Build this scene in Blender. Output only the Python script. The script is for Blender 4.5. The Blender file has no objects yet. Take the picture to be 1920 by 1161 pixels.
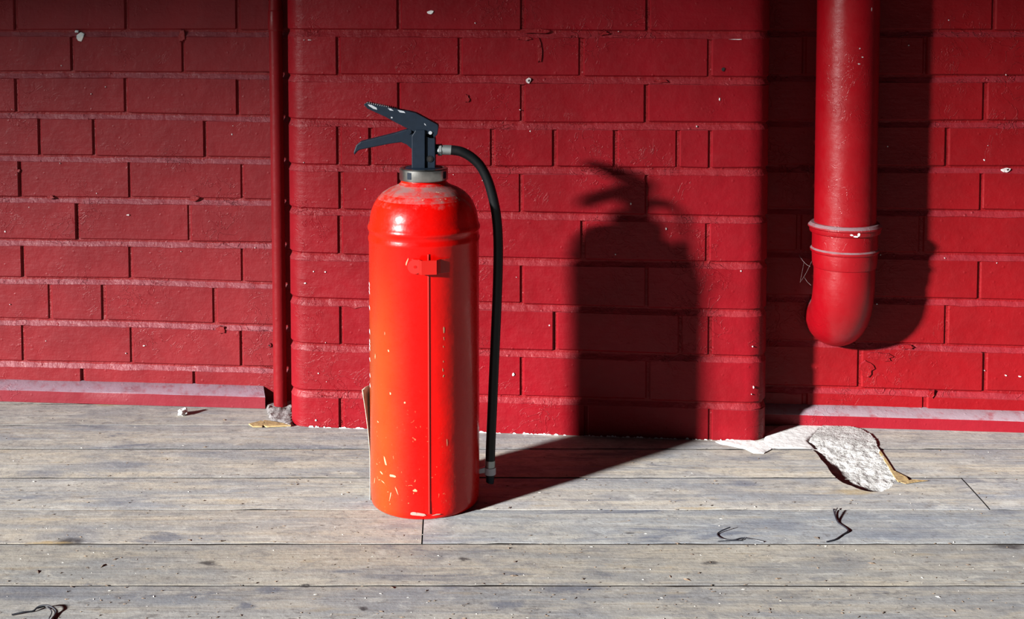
import bpy, bmesh, math, random
from mathutils import Vector, Matrix
random.seed(7)
SC = bpy.context.scene
COL = SC.collection
R = math.radians

# ------------------------------------------------------------------ camera, light, exposure
F, CX, HZ, PITCH, CAMH = 2400.0, 960.0, 0.0, R(3.4), 0.859
PPY = HZ + F*math.tan(PITCH)                       # row of the optical axis (phone crop -> lens shift)
cam_d = bpy.data.cameras.new('camera'); cam = bpy.data.objects.new('camera', cam_d); COL.objects.link(cam)
cam.location = (0, 0, CAMH); cam.rotation_euler = (R(90)-PITCH, 0, 0)
cam_d.sensor_fit = 'HORIZONTAL'; cam_d.sensor_width = 36; cam_d.lens = F/1920*36
cam_d.shift_y = -(580.5-PPY)/1920; cam_d.clip_start = .05; cam_d.clip_end = 200
SC.camera = cam
SC.view_settings.view_transform = 'Standard'; SC.view_settings.look = 'None'
SC.view_settings.gamma = 1; SC.view_settings.exposure = .36; SC.view_settings.use_curve_mapping = False

SUN_AZ, SUN_EL = R(52.3), R(16.6)                  # low light from the front left
d = Vector((math.sin(SUN_AZ)*math.cos(SUN_EL), math.cos(SUN_AZ)*math.cos(SUN_EL), -math.sin(SUN_EL)))
sun_d = bpy.data.lights.new('sun', 'SUN'); sun_d.energy = 19.5; sun_d.angle = R(3.9); sun_d.color = (1, .975, .955)
sun = bpy.data.objects.new('sun', sun_d); COL.objects.link(sun)
sun.rotation_euler = d.to_track_quat('-Z', 'Y').to_euler(); sun.location = (-6, -4, 3)

world = bpy.data.worlds.new('sky'); SC.world = world; world.use_nodes = True
bg = world.node_tree.nodes['Background']; bg.inputs[0].default_value = (.62, .78, 1, 1); bg.inputs[1].default_value = .032

# ------------------------------------------------------------------ helpers
def ray(px, py):
    a, b = (px-CX)/F, (py-PPY)/F                    # right, down
    c, s = math.cos(PITCH), math.sin(PITCH)
    return Vector((a, c - b*s, -s - b*c))
def on_floor(px, py, z=0):
    r = ray(px, py); t = (z-CAMH)/r.z
    return Vector((r.x*t, r.y*t, z))
def at_depth(px, py, Y):
    r = ray(px, py); t = Y/r.y
    return Vector((r.x*t, Y, CAMH + r.z*t))

def mesh_obj(name, verts, faces, mat=None, parent=None, smooth=None):
    me = bpy.data.meshes.new(name); me.from_pydata([tuple(v) for v in verts], [], faces); me.validate(); me.update()
    o = bpy.data.objects.new(name, me); COL.objects.link(o)
    if mat: me.materials.append(mat)
    if parent: o.parent = parent
    bm = bmesh.new(); bm.from_mesh(me); bmesh.ops.recalc_face_normals(bm, faces=bm.faces); bm.to_mesh(me); bm.free()
    if smooth is not None:
        me.shade_smooth(); me.set_sharp_from_angle(angle=R(smooth))
    return o
def tag(o, label=None, cat=None, group=None, kind=None):
    if label: o['label'] = label
    if cat: o['category'] = cat
    if group: o['group'] = group
    if kind: o['kind'] = kind
    return o
def empty(name, loc=(0, 0, 0), rz=0):
    o = bpy.data.objects.new(name, None); COL.objects.link(o); o.location = loc; o.rotation_euler = (0, 0, rz)
    o.empty_display_size = .05; return o
def bevel(o, w, seg=2, ang=30):
    m = o.modifiers.new('bevel', 'BEVEL'); m.width = w; m.segments = seg; m.limit_method = 'ANGLE'; m.angle_limit = R(ang)
    return o
def lathe(name, prof, mat, parent=None, n=64, centre=(0, 0), smooth=35, cap=True):
    vs, fs = [], []
    for r, z in prof:
        for i in range(n):
            a = 2*math.pi*i/n; vs.append((centre[0]+r*math.cos(a), centre[1]+r*math.sin(a), z))
    for k in range(len(prof)-1):
        for i in range(n):
            j = (i+1) % n; fs.append((k*n+i, k*n+j, (k+1)*n+j, (k+1)*n+i))
    if cap:
        fs.append(tuple(range(n))[::-1]); fs.append(tuple(range((len(prof)-1)*n, len(prof)*n)))
    return mesh_obj(name, vs, fs, mat, parent, smooth)
def smooth_path(pts, sub=6):
    pts = [Vector(p) for p in pts]; out = []
    for i in range(len(pts)-1):
        p0 = pts[max(i-1, 0)]; p1 = pts[i]; p2 = pts[i+1]; p3 = pts[min(i+2, len(pts)-1)]
        for k in range(sub):
            t = k/sub
            out.append(.5*((2*p1)+(p2-p0)*t+(2*p0-5*p1+4*p2-p3)*t*t+(3*p1-p0-3*p2+p3)*t**3))
    out.append(pts[-1]); return out
def tube(name, pts, rad, mat, parent=None, n=16, smooth=40):
    pts = [Vector(p) for p in pts]; vs, fs = [], []
    rf = rad if callable(rad) else (lambda t: rad)
    nrm = None
    for i, p in enumerate(pts):
        tg = (pts[min(i+1, len(pts)-1)]-pts[max(i-1, 0)]).normalized()
        if nrm is None: nrm = tg.orthogonal().normalized()
        nrm = (nrm - tg*nrm.dot(tg)).normalized(); b = tg.cross(nrm); r = rf(i/(len(pts)-1))
        for k in range(n):
            a = 2*math.pi*k/n; vs.append(p + (nrm*math.cos(a)+b*math.sin(a))*r)
    for i in range(len(pts)-1):
        for k in range(n):
            j = (k+1) % n; fs.append((i*n+k, i*n+j, (i+1)*n+j, (i+1)*n+k))
    fs.append(tuple(range(n))[::-1]); fs.append(tuple(range((len(pts)-1)*n, len(pts)*n)))
    return mesh_obj(name, vs, fs, mat, parent, smooth)
def prism(name, poly, axis_pts, mat, parent=None, bev=0, seg=2):
    """poly: 3-D points of one face, axis_pts: extrusion vector"""
    n = len(poly); ex = Vector(axis_pts); vs = [Vector(p) for p in poly]+[Vector(p)+ex for p in poly]
    fs = [tuple(range(n)), tuple(range(n, 2*n))[::-1]]+[(i, (i+1) % n, n+(i+1) % n, n+i) for i in range(n)]
    o = mesh_obj(name, vs, fs, mat, parent)
    if bev: bevel(o, bev, seg)
    return o
def box(name, lo, hi, mat, parent=None, bev=0):
    x0, y0, z0 = lo; x1, y1, z1 = hi
    return prism(name, [(x0, y0, z0), (x1, y0, z0), (x1, y1, z0), (x0, y1, z0)], (0, 0, z1-z0), mat, parent, bev)

# ------------------------------------------------------------------ materials
class NT:
    level = .75
    def __init__(s, name):
        s.m = bpy.data.materials.new(name); s.m.use_nodes = True; s.t = s.m.node_tree
        s.p = s.t.nodes['Principled BSDF']; s.geo = s.n('ShaderNodeNewGeometry')
    def n(s, k, **kw):
        x = s.t.nodes.new(k)
        for a, v in kw.items(): setattr(x, a, v)
        return x
    def l(s, a, b): s.t.links.new(a, b)
    def pos(s, scale=(1, 1, 1), rnd=0):
        v = s.geo.outputs['Position']
        if rnd:
            oi = s.n('ShaderNodeObjectInfo'); mu = s.n('ShaderNodeVectorMath', operation='SCALE')
            cx = s.n('ShaderNodeCombineXYZ'); 
            for i in range(3): s.l(oi.outputs['Random'], cx.inputs[i])
            s.l(cx.outputs[0], mu.inputs[0]); mu.inputs['Scale'].default_value = rnd
            ad = s.n('ShaderNodeVectorMath', operation='ADD'); s.l(v, ad.inputs[0]); s.l(mu.outputs[0], ad.inputs[1]); v = ad.outputs[0]
        mp = s.n('ShaderNodeMapping'); mp.inputs['Scale'].default_value = scale; s.l(v, mp.inputs['Vector'])
        return mp.outputs[0]
    def noise(s, vec, scale, detail=4, rough=.55, dist=0):
        x = s.n('ShaderNodeTexNoise'); s.l(vec, x.inputs['Vector']); x.inputs['Scale'].default_value = scale
        x.inputs['Detail'].default_value = detail; x.inputs['Roughness'].default_value = rough; x.inputs['Distortion'].default_value = dist
        return x.outputs['Fac']
    def vor(s, vec, scale, feature='F1', rand=1):
        x = s.n('ShaderNodeTexVoronoi', feature=feature); s.l(vec, x.inputs['Vector']); x.inputs['Scale'].default_value = scale
        x.inputs['Randomness'].default_value = rand; return x.outputs['Distance']
    def rng(s, f, a, b, c=0, d_=1, smooth=True):
        x = s.n('ShaderNodeMapRange'); x.interpolation_type = 'SMOOTHSTEP' if smooth else 'LINEAR'
        s.l(f, x.inputs[0])
        for i, v in enumerate((a, b, c, d_)): x.inputs[i+1].default_value = v
        return x.outputs[0]
    def math(s, op, a, b=None):
        x = s.n('ShaderNodeMath', operation=op)
        for i, v in enumerate((a, b)):
            if v is None: continue
            if isinstance(v, (int, float)): x.inputs[i].default_value = v
            else: s.l(v, x.inputs[i])
        return x.outputs[0]
    def mix(s, f, a, b):
        x = s.n('ShaderNodeMix', data_type='RGBA')
        if isinstance(f, (int, float)): x.inputs[0].default_value = f
        else: s.l(f, x.inputs[0])
        for i, v in ((6, a), (7, b)):
            if isinstance(v, tuple): x.inputs[i].default_value = (*v, 1)
            else: s.l(v, x.inputs[i])
        return x.outputs[2]
    def col(s, c):
        if isinstance(c, tuple): s.p.inputs['Base Color'].default_value = (*c, 1)
        else:                                          # overall albedo level
            v = s.n('ShaderNodeVectorMath', operation='SCALE'); s.l(c, v.inputs[0]); v.inputs['Scale'].default_value = s.level
            s.l(v.outputs[0], s.p.inputs['Base Color'])
    def rough(s, r):
        if isinstance(r, (int, float)): s.p.inputs['Roughness'].default_value = r
        else: s.l(r, s.p.inputs['Roughness'])
    def bump(s, hs, strength=1):
        """hs: list of (height socket, distance in metres)"""
        prev = None
        for h, dist in hs:
            b = s.n('ShaderNodeBump'); b.inputs['Strength'].default_value = strength; b.inputs['Distance'].default_value = dist
            s.l(h, b.inputs['Height'])
            if prev: s.l(prev, b.inputs['Normal'])
            prev = b.outputs[0]
        s.l(prev, s.p.inputs['Normal'])
    def upz(s):
        x = s.n('ShaderNodeSeparateXYZ'); s.l(s.geo.outputs['True Normal'], x.inputs[0]); return x.outputs[2]

def painted(name, c, c2, rough=.42, dust=.0, dustc=(.40, .30, .35), relief=.55, uplo=.2, uphi=.5, spec=.15):
    m = NT(name); P = m.pos()
    n1 = m.noise(P, 9, 4); n2 = m.noise(P, 55, 4, .6); n3 = m.noise(P, 260, 2)
    base = m.mix(m.rng(n1, .3, .7), c, c2)
    if dust:
        df = m.math('MULTIPLY', m.rng(m.upz(), uplo, uphi), m.rng(n2, .2, .55, .35, 1))
        base = m.mix(m.math('MULTIPLY', df, dust), base, dustc)
    m.col(base); m.rough(m.rng(n2, .2, .8, rough-.06, rough+.1)); m.p.inputs['Specular IOR Level'].default_value = spec
    if relief:
        # drips, brush wrinkles and small paint blobs
        ridge = m.math('ABSOLUTE', m.math('SUBTRACT', m.noise(P, 28, 3, .6, 1.2), .5), None)
        ridge = m.rng(ridge, 0, .025, 1, 0)
        mask = m.rng(m.noise(P, 7, 2), .5, .66)
        ridge = m.math('MULTIPLY', ridge, mask)
        blob = m.rng(m.vor(P, 45), .05, .16, 1, 0)
        brush = m.noise(m.pos((20, 20, 160)), 1, 3)
        m.bump([(n1, .006*relief), (n2, .0022*relief), (brush, .0008*relief), (n3, .0004*relief), (ridge, .0011*relief), (blob, .0008*relief)])
    return m.m

def simple(name, c, rough=.5, metal=0, bumpd=0, bs=80, c2=None, spec=.5):
    m = NT(name); P = m.pos(); n = m.noise(P, bs, 4)
    m.col(m.mix(m.rng(n, .35, .65), c, c2 or c)); m.rough(rough); m.p.inputs['Metallic'].default_value = metal
    m.p.inputs['Specular IOR Level'].default_value = spec
    if bumpd: m.bump([(n, bumpd)])
    return m.m

M = {}
M['paint_left'] = painted('red_paint_left', (.205, .0135, .018), (.17, .011, .015), .42, .15, (.22,.10,.13), .5)
M['paint_mid'] = painted('red_paint_pier', (.212, .0035, .009), (.175, .003, .007), .42, .15, (.24,.10,.12), .5)
M['paint_right'] = painted('red_paint_right', (.205, .003, .006), (.17, .0025, .005), .45, .15, (.24,.09,.11), .5)
M['mortar_left'] = painted('red_mortar_left', (.22, .016, .019), (.185, .013, .016), .45, .33, (.22,.10,.13), relief=1.3, uplo=.1, uphi=.4)
M['mortar_mid'] = painted('red_mortar_pier', (.22, .007, .011), (.18, .006, .009), .45, .09, (.24,.08,.11), relief=1.3, uplo=.1, uphi=.4)
M['mortar_right'] = painted('red_mortar_right', (.215, .005, .008), (.175, .004, .007), .45, .14, (.24,.07,.10), relief=1.3, uplo=.1, uphi=.4)
M['skirt_left'] = painted('red_skirting_left', (.20, .020, .03), (.17, .017, .024), .4, .8, (.22, .17, .21), .4)
M['skirt_right'] = painted('red_skirting_right', (.22, .008, .016), (.19, .007, .013), .4, .85, (.25, .21, .24), .4)
M['pipe'] = painted('red_pipe_paint', (.26, .0018, .006), (.22, .0015, .005), .33, .85, (.21, .155, .17), relief=.22, uplo=.25, uphi=.65, spec=.32)
M['conduit'] = painted('red_conduit_paint', (.2, .007, .011), (.17, .006, .009), .35, 0, relief=.3)

DK, BL, OC = (.06, .055, .06), (.20, .22, .28), (.50, .36, .16)
STAINS = [(868, 1049, 24, 9, .9, DK), (572, 1099, 18, 7, .95, DK), (683, 1141, 20, 9, .9, DK), (130, 1016, 62, 18, .9, DK), (150, 1000, 90, 26, .5, BL), (390, 1056, 36, 10, .85, DK), (45, 1112, 190, 30, .6, BL),
          (505, 1106, 70, 18, .75, BL), (462, 1136, 46, 16, .75, BL), (1070, 1102, 140, 22, .75, BL), (950, 1134, 70, 20, .8, BL), (1332, 1056, 34, 10, .8, DK), (1395, 907, 70, 14, .7, BL), (1892, 1024, 70, 14, .8, DK),
          (1880, 960, 60, 16, .6, BL), (240, 872, 140, 14, .5, BL), (80, 890, 100, 14, .55, BL), (530, 862, 60, 10, .5, BL), (90, 1019, 90, 7, .7, OC), (470, 1016, 240, 5, .4, (.75, .70, .55)), (1600, 922, 90, 10, .6, OC), (1310, 952, 90, 5, .5, OC), (205, 758, 60, 7, .7, OC), (960, 900, 60, 8, .5, BL),
          (840, 1098, 60, 8, .5, BL), (1450, 985, 160, 22, .4, BL), (1180, 1000, 20, 5, .8, DK), (640, 1072, 40, 9, .5, BL), (1700, 1000, 220, 30, .4, BL)]
def wood(name):
    m = NT(name); P = m.pos((1, 1, 1), 13)
    S = m.pos((1.1, 16, 4), 13); G = m.pos((3.5, 120, 20), 13)
    st = m.noise(S, 2.2, 5, .6, .4); gr = m.noise(G, 1, 5, .65, .3); bl = m.noise(m.pos((3.2, 9, 4), 13), 1.5, 4, .6, .5)
    fine = m.noise(P, 90, 4, .65); speck = m.noise(P, 200, 3, .6)
    c = m.mix(m.rng(st, .35, .68), (.66, .60, .50), (.42, .43, .44))
    c = m.mix(m.math('MULTIPLY', m.rng(bl, .45, .68), .75), c, (.36, .38, .42))
    c = m.mix(m.math('MULTIPLY', m.rng(m.noise(m.pos((2, 7, 4), 31), 1.3, 3), .52, .7), .6), c, (.72, .68, .60))
    c = m.mix(m.math('MULTIPLY', m.rng(gr, .52, .78), .38), c, (.24, .22, .20))
    c = m.mix(m.math('MULTIPLY', m.rng(gr, .2, .42, 1, 0), .35), c, (.72, .70, .66))
    c = m.mix(m.math('MULTIPLY', m.rng(fine, .5, .72), .4), c, (.33, .31, .29))
    # dark elongated stains and pin specks
    stain = m.noise(m.pos((5.5, 22, 6), 57), 1.2, 4, .7)
    c = m.mix(m.math('MULTIPLY', m.rng(stain, .66, .76), .7), c, (.12, .125, .15))
    v = m.vor(m.pos((1, 1.7, 1), 3), 62); gate = m.rng(m.noise(P, 16, 2), .45, .6)
    c = m.mix(m.math('MULTIPLY', m.math('MULTIPLY', m.rng(v, .05, .13, 1, 0), gate), .8), c, (.07, .05, .04))
    ochre = m.rng(m.noise(m.pos((7, 30, 8), 71), 1.4, 3), .62, .72)
    c = m.mix(m.math('MULTIPLY', ochre, .3), c, (.55, .40, .20))
    oi = m.n('ShaderNodeObjectInfo'); tint = m.rng(oi.outputs['Random'], 0, 1, 0, .22, False)
    c = m.mix(tint, c, (.40, .40, .40))
    mo = m.noise(m.pos((14, 26, 14), 5), 1.3, 6, .72, .8); mo2 = m.noise(m.pos((45, 80, 45), 9), 1.2, 5, .7)
    c = m.mix(m.math('MULTIPLY', m.rng(mo, .5, .64), .55), c, (.30, .30, .31))
    c = m.mix(m.math('MULTIPLY', m.rng(mo, .46, .34), .5), c, (.78, .76, .70))
    c = m.mix(m.math('MULTIPLY', m.rng(mo2, .55, .68), .65), c, (.22, .20, .19))
    c = m.mix(m.math('MULTIPLY', m.rng(mo2, .42, .30), .4), c, (.82, .80, .76))
    bs = m.noise(m.pos((2.6, 12, 5), 23), 1.4, 5, .7, .7)
    c = m.mix(m.math('MULTIPLY', m.rng(bs, .56, .70), .75), c, (.17, .19, .25))
    # individual knots and stains, at their places on the boards
    wob = m.n('ShaderNodeTexNoise'); m.l(m.pos(), wob.inputs['Vector']); wob.inputs['Scale'].default_value = 45; wob.inputs['Detail'].default_value = 4
    wv = m.n('ShaderNodeVectorMath', operation='SUBTRACT'); m.l(wob.outputs['Color'], wv.inputs[0]); wv.inputs[1].default_value = (.5, .5, .5)
    wsc = m.n('ShaderNodeVectorMath', operation='MULTIPLY'); m.l(wv.outputs[0], wsc.inputs[0]); wsc.inputs[1].default_value = (.03, .018, 0)
    wp = m.n('ShaderNodeVectorMath', operation='ADD'); m.l(wsc.outputs[0], wp.inputs[0]); m.l(m.geo.outputs['Position'], wp.inputs[1])
    for (px, py, w_, h_, st_, cc) in STAINS:
        p = on_floor(px, py); q = on_floor(px+w_, py); e = on_floor(px, py-h_)
        sx, sy = (q.x-p.x)*.5, (e.y-p.y)*.5
        sb = m.n('ShaderNodeVectorMath', operation='SUBTRACT'); m.l(wp.outputs[0], sb.inputs[0]); sb.inputs[1].default_value = (p.x, p.y, 0)
        ml = m.n('ShaderNodeVectorMath', operation='MULTIPLY'); m.l(sb.outputs[0], ml.inputs[0]); ml.inputs[1].default_value = (1/sx, 1/sy, 0)
        ln = m.n('ShaderNodeVectorMath', operation='LENGTH'); m.l(ml.outputs[0], ln.inputs[0])
        c = m.mix(m.math('MULTIPLY', m.rng(ln.outputs[1], .4, 1.25, st_, 0), m.rng(fine, .3, .5, .55, 1)), c, cc)
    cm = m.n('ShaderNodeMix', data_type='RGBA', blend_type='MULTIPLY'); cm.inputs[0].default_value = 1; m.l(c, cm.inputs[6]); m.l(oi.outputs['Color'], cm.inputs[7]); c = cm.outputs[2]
    c = m.mix(.35, c, (.0, .0, .0))
    c = m.mix(m.rng(m.upz(), .75, .35), c, (.008, .006, .005))       # grime on the board edges
    m.col(c); m.rough(.8); m.p.inputs['Specular IOR Level'].default_value = .2
    m.bump([(gr, .00035), (fine, .0005), (st, .0015), (speck, .0002)])
    return m.m
M['wood'] = wood('weathered_floorboard')
M['dark'] = simple('dark_underfloor', (.05, .045, .04), .9, 0, .004)
M['blocker'] = simple('grey_sun_blocker', (.14, .13, .12), .8)

def concrete(name, c, c2):
    m = NT(name); P = m.pos(); n = m.noise(P, 40, 6, .65); n2 = m.noise(P, 150, 4, .7)
    base = m.mix(m.rng(n, .4, .6), c, c2); 
    base = m.mix(m.math('MULTIPLY', m.rng(n2, .56, .66), .8), base, (.10, .085, .07))
    m.col(base); m.rough(.9); m.bump([(n, .007), (n2, .003)]); return m.m
M['concrete'] = concrete('white_concrete', (.50, .50, .49), (.36, .36, .35))
M['cement'] = concrete('grey_cement', (.24, .22, .22), (.17, .16, .16))
mm = NT('white_plaster'); P = mm.pos(); nn = mm.noise(P, 60, 4)
mm.col(mm.mix(mm.rng(nn, .62, .7), (.64, .64, .635), (.4, .38, .36))); mm.rough(.85); mm.bump([(nn, .002)]); M['plaster'] = mm.m

def ext_paint():
    m = NT('gloss_red_extinguisher_paint'); tc = m.n('ShaderNodeTexCoord'); O = tc.outputs['Object']
    sp = m.n('ShaderNodeSeparateXYZ'); m.l(O, sp.inputs[0])
    n = m.noise(O, 14, 4); n2 = m.noise(O, 120, 4, .7); n3 = m.noise(O, 45, 5, .65)
    base = m.mix(m.rng(n, .3, .7), (.60, .0018, .0008), (.55, .0015, .0008))
    # overexposed sunlit flank painted into the colour as orange, weaker towards the top
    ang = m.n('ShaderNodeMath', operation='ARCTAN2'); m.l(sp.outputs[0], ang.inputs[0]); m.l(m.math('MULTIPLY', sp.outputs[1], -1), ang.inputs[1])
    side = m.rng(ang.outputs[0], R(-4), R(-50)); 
    sunlit_orange = m.math('MULTIPLY', side, m.rng(sp.outputs[2], .46, .26, .3, 1))
    sunlit_orange = m.math('MULTIPLY', sunlit_orange, m.rng(n, .2, .6, .75, 1))
    base = m.mix(sunlit_orange, base, (.24, .034, .004))
    # settled dust on the dome
    dm = m.math('MULTIPLY', m.rng(m.math('ADD', m.upz(), m.math('MULTIPLY', m.math('SUBTRACT', n3, .5), 1.1)), .55, 1.0), m.rng(m.noise(O, 38, 5, .65, .6), .33, .55, .25, 1))
    dm = m.math('MULTIPLY', dm, .8)
    base = m.mix(dm, base, (.22, .165, .16))
    grit = m.math('MULTIPLY', m.rng(m.upz(), .5, .75), m.rng(m.noise(O, 190, 3, .7), .63, .68))
    gx = m.rng(sp.outputs[0], -.02, .02); grit = m.math('MULTIPLY', grit, gx)
    base = m.mix(grit, base, (.5, .4, .28))
    # fine rubbed scratches low on the body
    scr = m.math('MULTIPLY', m.rng(m.noise(O, 70, 2, .5, 3), .70, .74), m.rng(sp.outputs[2], .26, .04))
    base = m.mix(m.math('MULTIPLY', scr, .6), base, (.5, .26, .12))
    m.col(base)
    m.rough(m.math('ADD', m.math('MULTIPLY', dm, .5), m.rng(n2, .3, .7, .26, .33)))
    m.bump([(n, .002), (n3, .0003)])
    m.p.inputs['Coat Weight'].default_value = .14; m.p.inputs['Coat Roughness'].default_value = .07; m.p.inputs['Specular IOR Level'].default_value = .2
    return m.m
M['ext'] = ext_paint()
M['seam'] = simple('red_seam_paint', (.46, .006, .003), .35)
M['chrome'] = simple('dull_chrome', (.55, .55, .52), .28, 1, .0004, 60, (.42, .42, .40))
M['ferrule'] = simple('grey_ferrule_metal', (.38, .42, .42), .45, .8)
M['navy'] = simple('blue_black_powder_coat', (.008, .015, .026), .5, 0, .0002, 120, (.009, .017, .030), .16)
M['worn'] = simple('bare_worn_metal', (.45, .48, .52), .5, .3)
M['rubber'] = simple('black_rubber', (.004, .005, .006), .45, 0, .0002, 200, spec=.28)
M['white'] = simple('white_paint', (.85, .84, .84), .6)
M['chip'] = simple('bare_plaster_chip', (.70, .66, .66), .8, 0, .002, 200, (.5, .42, .42))
M['clipw'] = simple('white_plastic', (.5, .5, .56), .5)
M['hole'] = simple('dark_hole', (.004, .002, .002), .9)
M['paper'] = simple('cream_paper', (.55, .53, .43), .7, 0, 0, 90, (.42, .44, .33))
M['green'] = simple('green_print', (.10, .26, .12), .7)
M['wire'] = simple('black_plastic_wire', (.010, .012, .018), .5)
M['crumb'] = simple('dark_crumbs', (.06, .045, .035), .9, 0, 0, 30, (.16, .11, .07))
M['crumbw'] = simple('pale_crumbs', (.5, .48, .43), .9)
M['straw'] = simple('split_yellow_wood', (.42, .30, .13), .8, 0, .001, 120, (.25, .17, .08))
M['web'] = simple('cobweb', (.30, .22, .22), .8)

# ------------------------------------------------------------------ walls
PITCHZ, ZTOP = .0898, .7991
BLOCKER_Z = 5.70
class Wall:
    def __init__(s, name, D, t, cols, u_lo, u_hi):
        s.D, s.t, s.name = D, t, name; s.n = math.sqrt(1+t*t)
        s.cols = []
        for px, ys in cols:
            s.cols.append((sum(s.uz(px, y)[0] for y in ys)/len(ys), [s.uz(px, y)[1] for y in ys]))
        s.cols.sort(key=lambda c: c[0]); s.u_lo, s.u_hi = u_lo, u_hi
    def uz(s, px, py, v=0):                        # pixel -> (u, z) on the plane pushed v towards the room
        r = ray(px, py); Y0 = s.D - v*s.n; k = Y0/(r.y + s.t*r.x); X, Y = r.x*k, r.y*k
        return (X - (Y-s.D)*s.t)/s.n, CAMH + r.z*k
    def line(s, k, u):
        def z(c, k):
            if 0 <= k < len(c[1]): return c[1][k]
            if k < 0: return c[1][0] - k*PITCHZ
            return c[1][-1] - (k-len(c[1])+1)*PITCHZ
        c = s.cols
        if len(c) == 1 or u <= c[0][0]: return z(c[0], k)
        for a, b in zip(c, c[1:]):
            if u <= b[0]:
                f = (u-a[0])/(b[0]-a[0]); return z(a, k)*(1-f)+z(b, k)*f
        return z(c[-1], k)
    def frame(s, o): o.location = (0, s.D, 0); o.rotation_euler = (0, 0, -math.atan(s.t))

def outline_poly(path, off, yb):
    """path: front plan outline u,y ; returns offset outline closed at the back"""
    return [(u+nx*off, y+ny*off) for (u, y, nx, ny) in path]

def flat_path(u0, u1, step=.014):
    n = max(1, int((u1-u0)/step)); return [(u0+(u1-u0)*i/n, 0, 0, 1) for i in range(n+1)]
def round_end(u, r, side, depth, seg=5):
    """arc from the front face round to the return face; side=-1 left end, +1 right end"""
    pts = []
    for i in range(seg+1):
        a = (math.pi/2)*i/seg
        pts.append((u - side*r + side*r*math.sin(a), r - r*math.cos(a), -side*math.sin(a), math.cos(a)))
    pts.append((u, depth, -side, 0)); return pts

def course_brick(W, mat, parent, u0, u1, k, rl=0, rr=0, depth=.030, deep=.17):
    c = .0022 + random.random()*.0012; dy = random.uniform(-.0012, .0012); tilt = random.uniform(-.0008, .0008)
    def front(ins):
        p = []
        if rl: p += [(a+nx*ins, b+ny*ins) for a, b, nx, ny in round_end(u0, rl, -1, deep)][::-1]
        else: p += [(u0+ins, depth), (u0+ins, c+ins), (u0+c+ins, ins)]
        if rr: p += [(a+nx*ins, b+ny*ins) for a, b, nx, ny in round_end(u1, rr, 1, deep)]
        else: p += [(u1-c-ins, ins), (u1-ins, c+ins), (u1-ins, depth)]
        return p
    A, B = front(c*.9), front(0); n = len(A)
    j = [random.uniform(-.0012, .0012) for _ in range(4)]
    def zb(u): f = (u-u0)/(u1-u0); return W.line(k, u) + .0008 + j[0]*(1-f)+j[1]*f
    def zt(u): f = (u-u0)/(u1-u0); return W.line(k-1, u) - .0115 + j[2]*(1-f)+j[3]*f
    vs = []
    for lev, P in ((0, A), (1, B), (2, B), (3, A)):
        for (u, y) in P:
            z0, z1 = max(zb(u), -.002), zt(u)
            z = (z0, z0+c*.9, z1-c*.9, z1)[lev]
            f = (u-u0)/(u1-u0)
            yy = y + (dy + tilt*(f*2-1) if y < .02 and not (rl or rr) else 0)
            vs.append((u, yy, z))
    fs = [tuple(range(n))[::-1], tuple(range(3*n, 4*n))]
    for l in range(3):
        for i in range(n-1): fs.append((l*n+i, l*n+i+1, (l+1)*n+i+1, (l+1)*n+i))
        fs.append((l*n+n-1, l*n, (l+1)*n, (l+1)*n+n-1))
    return mesh_obj('brick', vs, fs, mat, parent, smooth=24)

def bed_mesh(W, path, ks, acc):
    """weathered bed joints: recessed under the upper brick, flush on the lower one"""
    vs, fs = acc
    for k in ks:
        base = len(vs); n = len(path); w = 0.0
        for i, (u, y, nx, ny) in enumerate(path):
            z = W.line(k, u); w = .7*w + .3*random.gauss(0, 1)
            zb = z - .0125 - abs(w)*.0026*(1 if random.random() < .85 else 2.0); bulge = .0004 + .0004*random.random()
            for (dz, ins) in ((.003, .012), (.0002, .0058+w*.0006), (zb-z, -bulge+.0008*max(0, w)), (zb-z-.0022, .0035), (zb-z-.002, .012)):
                vs.append((u+nx*ins, y+ny*ins, max(z+dz, -.002)))
        for i in range(n-1):
            for q in range(4): fs.append((base+i*5+q, base+(i+1)*5+q, base+(i+1)*5+q+1, base+i*5+q+1))

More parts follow.
